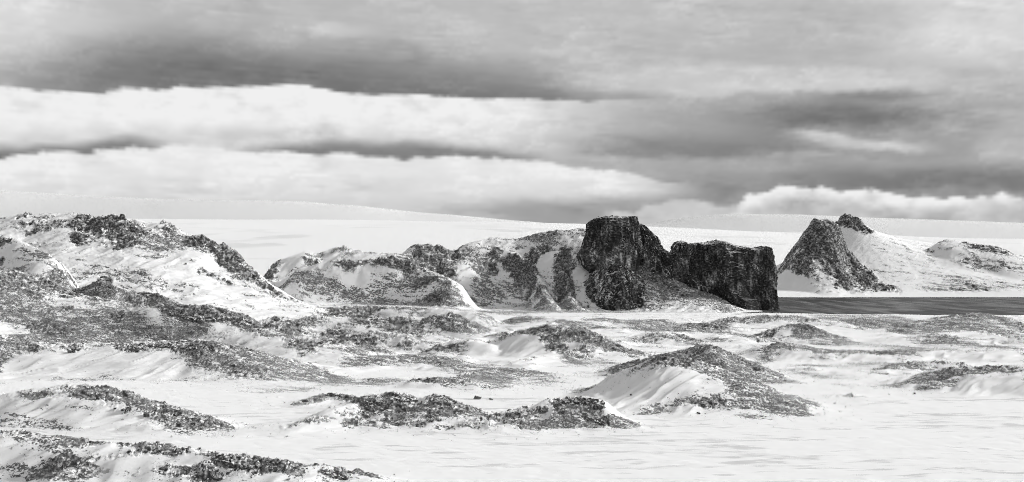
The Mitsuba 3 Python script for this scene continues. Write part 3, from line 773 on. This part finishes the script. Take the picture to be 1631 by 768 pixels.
# ------------------------------------------------------------------ cliffs
def crag(levels, Y, depth, top=None, sq=3.2, n=420, m=150, amp=1.0, seed=0, lean=0.0, cap=0.12, grain=1.0):
    """A rock tower or headland: an outline loft. levels: (photo py, left px, right px) from the foot up, at Y metres; depth in metres;
    top: skyline (px, py); the wall is broken by vertical cracks and blocks."""
    lv = np.asarray(levels, float)
    z = H - (lv[:, 0] - HY) / F * Y
    Yo = Y + 0.12 * depth                # the outline is seen a little way back
    xl, xr = (lv[:, 1] - CX) / F * Yo, (lv[:, 2] - CX) / F * Yo
    th = np.linspace(0, 2 * np.pi, n, endpoint=False)
    c, s = np.cos(th), np.sin(th)
    ux, uy = np.sign(c) * np.abs(c) ** (2 / sq), np.sign(s) * np.abs(s) ** (2 / sq)
    mc = 40
    v = np.concatenate([np.linspace(0, 1, m), np.ones(mc)])
    shrink = np.concatenate([np.ones(m), np.linspace(1, 0, mc + 1)[1:]])
    zz = z[0] + v * (z[-1] - z[0])
    a, b = np.interp(zz, z, xl), np.interp(zz, z, xr)
    x = (0.5 * (a + b))[:, None] + (0.5 * (b - a) * shrink)[:, None] * ux[None]
    dep = depth * (1 - 0.25 * v)
    y = Y + depth / 2 + lean * v[:, None] * depth + (0.5 * dep * shrink)[:, None] * uy[None]
    Z = np.repeat(zz[:, None], n, 1)
    if top is not None:
        zt = H - (interp(top, CX + x / Y * F) - HY) / F * Y
        Z = z[0] + (Z - z[0]) / (z[-1] - z[0]) * (zt - z[0])
    Z = Z + (cap * depth * (1 - shrink ** 2))[:, None] * 0.3
    per = (b - a).max() + depth
    sarc = th[None, :] / (2 * np.pi) * per * 2 + 0 * Z
    g = grain
    o = 300 * seed
    d = 11.0 * (0.12 - np.abs(fb(sarc / (19 * g) + o + 0.25 * fb(sarc / 20, Z / 25, 2, seed), Z / (110 * g), 4, seed, 0.6))) + 5.5 * fb(sarc / (34 * g) + o, Z / (40 * g), 3, seed + 3)
    jag = 2.0 * fb(sarc / 9 + o, Z / 14, 3, seed + 2)
    d = d + 6.5 * facets((sarc + jag) / (13 * g) + o, (Z + 0.35 * sarc + jag) / (38 * g), seed) + 2.6 * facets((sarc + jag) / (5.5 * g) + o, (Z - 0.2 * sarc + jag) / (13 * g), seed + 20) + 0.9 * facets((sarc + jag) / 2.4 + o, Z / 4.5, seed + 40)
    d = d * amp * np.where(np.arange(m + mc) < m, 1.0, shrink)[:, None]
    nx, ny = ux / np.hypot(ux, uy), uy / np.hypot(ux, uy)
    x, y = x + d * nx, y + d * ny
    flat = np.where(np.arange(m + mc) < m, sm(0.75, 1.0, v) * 0.6, 1.0)[:, None]
    Z = Z + flat * amp * (4.0 * fb(x / 15, y / 15, 4, seed + 2, 0.6) + 0.8 * np.round(2 * fb(x / 6, y / 6, 2, seed + 4)))
    V = np.stack([x, y, Z], -1).reshape(-1, 3)
    i, j = np.meshgrid(np.arange(m + mc - 1), np.arange(n), indexing='ij')
    q = np.stack([i * n + j, i * n + (j + 1) % n, (i + 1) * n + (j + 1) % n, (i + 1) * n + j], -1).reshape(-1, 4)
    return V, np.vstack([q[:, [0, 1, 2]], q[:, [0, 2, 3]]])


def add_crag(key, snow, *args, **kw):
    v, f = crag(*args, **kw)
    add_ply(key, v, f, 'm_cliff', np.tile([snow, 0.0], (len(v), 1)))


add_crag('rock_stack__summit_block', 0.78, [(440, 946, 1018), (428, 934, 1019), (414, 925, 1021), (400, 921, 1023), (390, 932, 1024), (371, 935, 1020), (350, 940, 1018), (345, 944, 1017)], 1745, 100, sq=3.4, seed=1, top=[(915, 372), (932, 356), (942, 350), (955, 347), (985, 346), (1003, 347), (1012, 344), (1020, 345), (1030, 360)], n=360, m=110)
add_crag('rock_stack__lower_buttress', 0.52, [(500, 926, 1040), (486, 926, 1038), (470, 926, 1037), (450, 930, 1034), (438, 935, 1028), (428, 945, 1018)], 1718, 130, sq=2.6, seed=2, top=[(905, 436), (926, 428), (940, 440), (958, 430), (978, 437), (1000, 424), (1015, 438), (1030, 440), (1040, 462), (1050, 480)], n=360, m=70, cap=0.0)
add_crag('rock_stack__shoulder', 0.52, [(470, 985, 1100), (445, 990, 1092), (420, 995, 1082), (403, 1000, 1070), (395, 1000, 1058), (378, 1005, 1051), (366, 1010, 1037), (358, 1012, 1026)], 1790, 90, sq=2.4, seed=3, n=320, m=90)
labels['rock_stack'] = {'label': 'tall black flat-topped rock stack above the snow at the centre right', 'category': 'rock'}
SKY = [(1060, 420), (1072, 402), (1079, 389), (1088, 386), (1095, 388), (1100, 396), (1107, 390), (1116, 388), (1131, 389), (1152, 386), (1168, 389), (1184, 395), (1204, 398), (1219, 397), (1225, 393), (1238, 395), (1243, 402), (1260, 410)]
add_crag('headland_cliff__main_wall', 0.80, [(500, 1165, 1244), (480, 1140, 1242), (455, 1120, 1241), (425, 1108, 1240), (405, 1103, 1237), (393, 1101, 1234)], 1775, 130, top=SKY, sq=4.0, seed=4, n=460, m=110)
add_crag('headland_cliff__side_buttress', 0.62, [(480, 1085, 1150), (450, 1080, 1135), (425, 1076, 1118), (405, 1072, 1110), (393, 1077, 1101), (386, 1082, 1094)], 1790, 90, sq=2.4, seed=6, n=260, m=90)
labels['headland_cliff'] = {'label': 'long black headland cliff with a flat top ending in the sea', 'category': 'cliff'}

# the sea
sx, sy = 6000.0, 3000.0
scene['sea'] = {'type': 'rectangle', 'to_world': T().translate([0, 3700, 0]).scale([sx, 2300, 1]), 'bsdf': {'type': 'ref', 'id': 'm_sea'}}
labels['sea'] = {'kind': 'structure'}


# ------------------------------------------------------------------ stones
def angular_stone(rng, points=14, flat=0.75):
    """A broken block: the hull of a few points on a lumpy ball, about one metre across."""
    p = rng.normal(size=(points, 3))
    p /= np.linalg.norm(p, axis=1, keepdims=True)
    p *= rng.uniform(0.75, 1.0, (points, 1))
    p *= [rng.uniform(0.85, 1.2), rng.uniform(0.7, 1.0), flat * rng.uniform(0.8, 1.2)]
    h = trimesh.convex.convex_hull(p)
    return np.array(h.vertices) * 0.5, np.array(h.faces)


STONES = [angular_stone(RNG, n) for n in (10, 11, 12, 13, 14, 15, 16, 18)]


def land(px, py):
    """The points of the built ground that the photograph shows at px, py."""
    px, py = np.asarray(px, float), np.asarray(py, float)
    u = (px - CX) / F
    j = np.clip(np.searchsorted(COLS, u), 0, len(COLS) - 1)
    zs = gaussian_filter(S['z'], 1.0)[:, j]
    rowsel = ROWS > 385
    ray = H - (py[None] - HY) / F * ROWS[:, None]
    i = ((ray <= zs) & rowsel[:, None]).argmax(0)
    return np.stack([u * ROWS[i], ROWS[i], zs[i, np.arange(len(j))]], -1)


def placed(kind, p, size, rng, sink=0.18, tall=1.0):
    v, f = STONES[kind % len(STONES)]
    a = rng.uniform(0, 2 * np.pi)
    c, s_ = math.cos(a), math.sin(a)
    w = v * size * [1, 1, tall]
    w = np.stack([w[:, 0] * c - w[:, 1] * s_, w[:, 0] * s_ + w[:, 1] * c, w[:, 2]], -1)
    return w + p + [0, 0, size * (0.5 * 0.62 * tall - sink)], f


def merged(parts):
    vs, fs, n = [], [], 0
    for v, f in parts:
        vs.append(v)
        fs.append(f + n)
        n += len(v)
    return np.vstack(vs), np.vstack(fs)


# the boulders that stand out one by one: photo px, px, width in px
BOULDERS = [(204, 656, 17), (184, 653, 7), (234, 663, 13), (156, 637, 8), (261, 643, 7), (267, 669, 7), (309, 679, 8), (279, 663, 7), (57, 560, 11), (117, 562, 14),
            (255, 720, 12), (294, 717, 10), (318, 716, 6), (427, 736, 9), (436, 741, 8), (460, 765, 8), (671, 678, 10), (689, 670, 13), (701, 670, 8), (697, 682, 6), (596, 680, 9), (597, 662, 10),
            (761, 636, 13), (781, 637, 7), (805, 676, 10), (827, 661, 9), (861, 656, 9), (588, 606, 7), (669, 606, 9), (1005, 630, 5), (1112, 659, 7), (1515, 588, 7), (1593, 586, 6), (1457, 628, 6),
            (1079, 463, 6), (1087, 472, 9), (937, 490, 8), (296, 423, 5), (190, 507, 8), (530, 630, 9), (553, 634, 8), (400, 560, 7), (345, 552, 8), (270, 550, 8)]
NAMED = {0: 'largest dark boulder on the slope of the left mound', 2: 'dark boulder low on the left mound, right of the largest one', 10: 'dark boulder in the snow of the foreground hill, left of its crest rocks',
         16: 'dark boulder below the lake outcrop, left of a bigger one', 17: 'black boulder standing alone in front of the lake outcrop', 22: 'dark boulder on the gravel saddle between the two lake outcrops',
         24: 'dark upright boulder at the left end of the right lake outcrop', 35: 'dark boulder on the scree between rock stack and headland', 36: 'small dark boulder at the foot of the rock stack',
         9: 'dark boulder on the snowy shoulder at the far left', 37: 'single dark stone in the snow bowl of the left hill'}
rb = np.random.default_rng(5)
pts = land([b[0] for b in BOULDERS], [b[1] for b in BOULDERS])


WHERE = {'foreground_hill': 'the foreground hill at bottom left', 'left_mound': 'the low mound at left', 'lake_outcrop': 'the lake-edge outcrop', 'big_mound': 'the big gravelly mound right of centre',
         'hummock': 'a low hummock of the middle ground', 'lake_knob': 'the small rocky knob', 'left_ridge': 'the long gravel ridge at left', 'left_outcrop': 'the speckled ridge below the left hill', 'left_slope': 'the slope at the far left', 'low_ridge': 'the low ridges left of centre', 'centre_mound': 'the dark-crested mound at centre',
         'right_mound': 'the snowy mound at the right edge', 'low_mound': 'the little mound on the right plain', 'right_step': 'the low step across the right plain', 'middle_ridge': 'the broken ridge left of centre', 'middle_knoll': 'the knoll below the middle hill',
         'right_knoll': 'the small knoll on the right', 'shore_knoll': 'the knolls along the shore', 'left_knoll': 'the small rock peak at left'}


spot = []


def boulder_label(p):
    i, j = int(np.abs(ROWS - p[1]).argmin()), int(np.abs(COLS - p[0] / p[1]).argmin())
    where = WHERE.get(names[own[i, j]] if own[i, j] >= 0 else '', 'the snow between the mounds')
    spot.append((len(labels), where, CX + F * p[0] / p[1], HY + F * (H - p[2]) / p[1]))
    return {'label': where, 'category': 'boulder', 'spot': spot[-1]}


def number(name):
    k = 0
    key = name
    while key in labels:
        k += 1
        key = f'{name}_{k:03d}'
    return key


for k, (b, p) in enumerate(zip(BOULDERS, pts)):
    size = b[2] / F * p[1] * 1.05
    v, f = merged([placed(int(rb.integers(8)), p, size, rb, 0.15, 1.0), placed(int(rb.integers(8)), p + [0.45 * size * rb.uniform(-1, 1), -0.3 * size, 0], size * 0.5, rb, 0.12)])
    key = number('boulder')
    add_ply(key, v, f, 'm_stone')
    labels[key] = {'label': NAMED[k], 'category': 'boulder'} if k in NAMED else boulder_label(p)

# crags of stacked blocks: photo points along the crag, reach up and down (px), block size (px), how many
OUTCROPS = [('lake_outcrop left crag', [(572, 640), (585, 648), (600, 646), (592, 655)], 10, 9, 46, 'jagged grey crag at the left end of the lake outcrop'),
            ('', [(618, 630), (632, 637), (645, 640), (656, 636)], 9, 10, 50, 'dark jagged crag on top of the left lake outcrop'),
            ('', [(888, 644), (905, 641), (925, 639), (945, 642), (958, 648), (935, 648)], 8, 10, 85, 'black blocky crag crowning the right lake outcrop'),
            ('', [(935, 668), (950, 672), (962, 678)], 6, 8, 30, 'dark broken rocks low on the right lake outcrop'),
            ('', [(345, 735), (375, 740), (400, 746), (425, 742)], 10, 10, 60, 'dark broken crag on the right slope of the foreground hill'),
            ('', [(520, 756), (535, 760), (548, 763)], 5, 8, 24, 'low dark rocks at the lake end of the foreground hill'),
            ('', [(270, 500), (300, 506), (335, 512), (370, 506), (405, 516)], 14, 9, 110, 'long dark speckled crag below the left hill'),
            ('', [(165, 446), (175, 455), (185, 460)], 7, 7, 26, 'small dark peak of rock under the snow slope of the left hill'),
            ('', [(225, 465), (245, 471), (260, 474)], 5, 7, 26, 'low dark rock rib right of the small rock peak'),
            ('', [(500, 632), (520, 629), (545, 632)], 4, 7, 28, 'low dark rock knob left of the lake outcrop'),
            ('', [(205, 556), (250, 552), (300, 554), (345, 558)], 6, 8, 60, 'dark rocks along the crest of the left ridge'),
            ('', [(1120, 554), (1135, 551), (1150, 555)], 4, 7, 24, 'small rocky summit behind the big mound')]
ZS = gaussian_filter(S['z'], 1.0)
for _, line, reach, size, count, text in OUTCROPS:
    line = np.array(line, float)
    t = rb.uniform(0, len(line) - 1, count)
    k = np.minimum(t.astype(int), len(line) - 2)
    q = line[k] + (line[k + 1] - line[k]) * (t - k)[:, None]
    q[:, 0] += np.clip(rb.normal(0, size * 0.55, count), -size, size)
    q[:, 1] += np.clip(rb.normal(0, reach * 0.35, count), -0.7 * reach, 0.7 * reach)
    P = land(q[:, 0], q[:, 1])
    good = np.abs(P[:, 1] - np.median(P[:, 1])) < 40
    spine = np.linspace(0, len(line) - 1, 3 + int(np.hypot(*np.diff(line, axis=0).T).sum() / (0.35 * size)))
    sp = land(np.interp(spine, range(len(line)), line[:, 0]), np.interp(spine, range(len(line)), line[:, 1]))
    sp[:, 1] = gaussian_filter(np.clip(sp[:, 1], np.median(sp[:, 1]) - 14, np.median(sp[:, 1]) + 14), 2.0)
    sp[:, 2] = [ZS[np.abs(ROWS - p[1]).argmin(), np.abs(COLS - p[0] / p[1]).argmin()] for p in sp]
    big = size / F * sp[:, 1] * 1.5
    parts = [placed(int(rb.integers(8)), p, w, rb, 0.42, 0.9) for p, w in zip(sp, big)]
    for p in P[good]:
        w = size / F * p[1] * float(np.clip(rb.lognormal(-0.6, 0.5), 0.25, 1.3))
        if (np.linalg.norm(sp - p, axis=1) < 0.36 * (big + w)).any():
            parts.append(placed(int(rb.integers(8)), p, w, rb, 0.25, 1.15))
    key = number('rock_outcrop')
    v, f = merged(parts)
    add_ply(key, v, f, 'm_stone')
    labels[key] = {'label': text, 'category': 'rock outcrop'}

# loose stones: thickest where rock is bare, thin on the gravel and over its edge
yy, xx = S['y'].ravel(), S['x'].ravel()
edge = gaussian_filter(np.maximum(S['rock'], 0.7 * S['grav']), 6).ravel()
seen = (np.abs(xx / yy) < 0.61) & (yy > 385) & (yy < 1350)
prob = (S['rock'].ravel() ** 1.5 + 0.22 * S['grav'].ravel() + 0.22 * np.clip(edge, 0, 0.4)) * seen * (0.25 + sm(0.42, 0.62, 0.5 + fb(xx / 20, yy / 16, 3, 11)))
prob[S['z'].ravel() < 0.6] = 0
pick = rb.choice(len(prob), 24000, replace=False, p=prob / prob.sum())
stones = []
for k in pick:
    grow = 0.7 + 0.7 * sm(450, 1200, yy[k]) + 0.5 * S['rock'].ravel()[k]
    size = float(np.clip(rb.lognormal(-0.95, 0.6), 0.25, 2.2)) * grow
    stones.append((size / yy[k], placed(int(rb.integers(5)), V[k], size, rb, 0.2, 0.95)))
halo = gaussian_filter(np.maximum(S['rock'], 0.6 * S['grav']), (10, 22)).ravel()
halo = np.clip(halo, 0, 0.3) * sm(0.5, 0.25, np.maximum(S['rock'], S['grav']).ravel()) * seen * sm(950, 700, yy) * (0.05 + sm(0.45, 0.7, 0.5 + fb(xx / 9, yy / 12, 3, 10)))
halo[S['z'].ravel() < 0.35] = 0
for k in rb.choice(len(halo), 7000, replace=False, p=halo / halo.sum()):
    size = float(np.clip(rb.lognormal(-0.8, 0.45), 0.25, 1.3))
    stones.append((0.7 * size / yy[k], placed(int(rb.integers(5)), V[k], size, rb, 0.1, 0.9)))
stones.sort(key=lambda q: -q[0])
for _, (v, f) in stones[:160]:
    key = number('boulder')
    add_ply(key, v, f, 'm_stone')
    labels[key] = boulder_label(v.mean(0))
for where in {q[1] for q in spot}:
    mine = [(k, d['spot']) for k, d in labels.items() if 'spot' in d and d['spot'][1] == where]
    xs, ys_ = [q[1][2] for q in mine], [q[1][3] for q in mine]
    x0, x1, ym = min(xs), max(xs), float(np.median(ys_))
    for k, q in mine:
        side = '' if len(mine) < 4 else (' at its left end', ' near its middle', ' at its right end')[min(2, int(3 * (q[2] - x0) / (x1 - x0 + 1e-6)))]
        level = '' if len(mine) < 8 else (', high up' if q[3] < ym else ', low down')
        labels[k] = {'label': f'dark boulder on {where}{side}{level}', 'category': 'boulder', 'group': f'boulders on {where}'}
v, f = merged([q[1] for q in stones[160:]])
add_ply('loose_stones', v, f, 'm_stone')
labels['loose_stones'] = {'label': 'small dark stones scattered over the snowy mounds', 'category': 'stones', 'kind': 'stuff'}

SETTING = {'snow_plain': 'low snowy ground between the mounds', 'frozen_lake': 'flat wind-streaked snow on the frozen lake in the foreground', 'sea': 'dark strip of open sea at right behind the headland', 'sky': '',
           'foreground_hill': 'snowy hill with dark rocks at the bottom left corner', 'left_mound': 'low rocky mound at left behind the foreground hill', 'lake_outcrop': 'pair of rocky outcrops at the near edge of the lake',
           'lake_knob': 'small rocky knob left of the lake outcrops', 'snow_drift': 'smooth curved snow drift beside the lake outcrop', 'big_mound': 'big mound right of centre with smooth snow in front and gravel on its right slope',
           'low_mound': 'little dark mound on the snowy plain at right', 'right_mound': 'broad snowy mound at the right edge', 'left_ridge': 'long gravel ridge running down from the left', 'left_outcrop': 'speckled ridge below the left hill',
           'left_slope': 'rocky slope at the far left', 'left_knoll': 'small rock peak under the left hill', 'middle_ridge': 'broken rocky ridge left of centre', 'middle_knoll': 'rocky knoll below the middle hill',
           'low_ridge': 'low gravel ridges left of centre', 'hummock': 'low snowy hummocks of the middle ground', 'centre_mound': 'mound with a dark crest in front of the rock stack', 'far_ridge': 'low ridges at the foot of the middle hill',
           'right_step': 'low gravel step across the right plain', 'right_knoll': 'small knoll on the right', 'shore_knoll': 'low knolls along the shore', 'shore_terrace': 'flat snowy shore below the cliffs',
           'left_hill': 'big snowy hill with dark crags at left', 'middle_hill': 'long rocky hill with snow fields left of the rock stack', 'scree_slope': 'grey scree slope between rock stack and headland',
           'far_hill': 'pale rocky hill across the water at the right edge', 'ice_cap': 'pale grey ice cap on the skyline', 'snow_slope': 'smooth snow slope right of the far peak', 'snow_field': 'bright snow field rising behind the hills'}
for key, text in SETTING.items():
    if key in labels and text:
        labels[key] = {**labels[key], 'label': text}
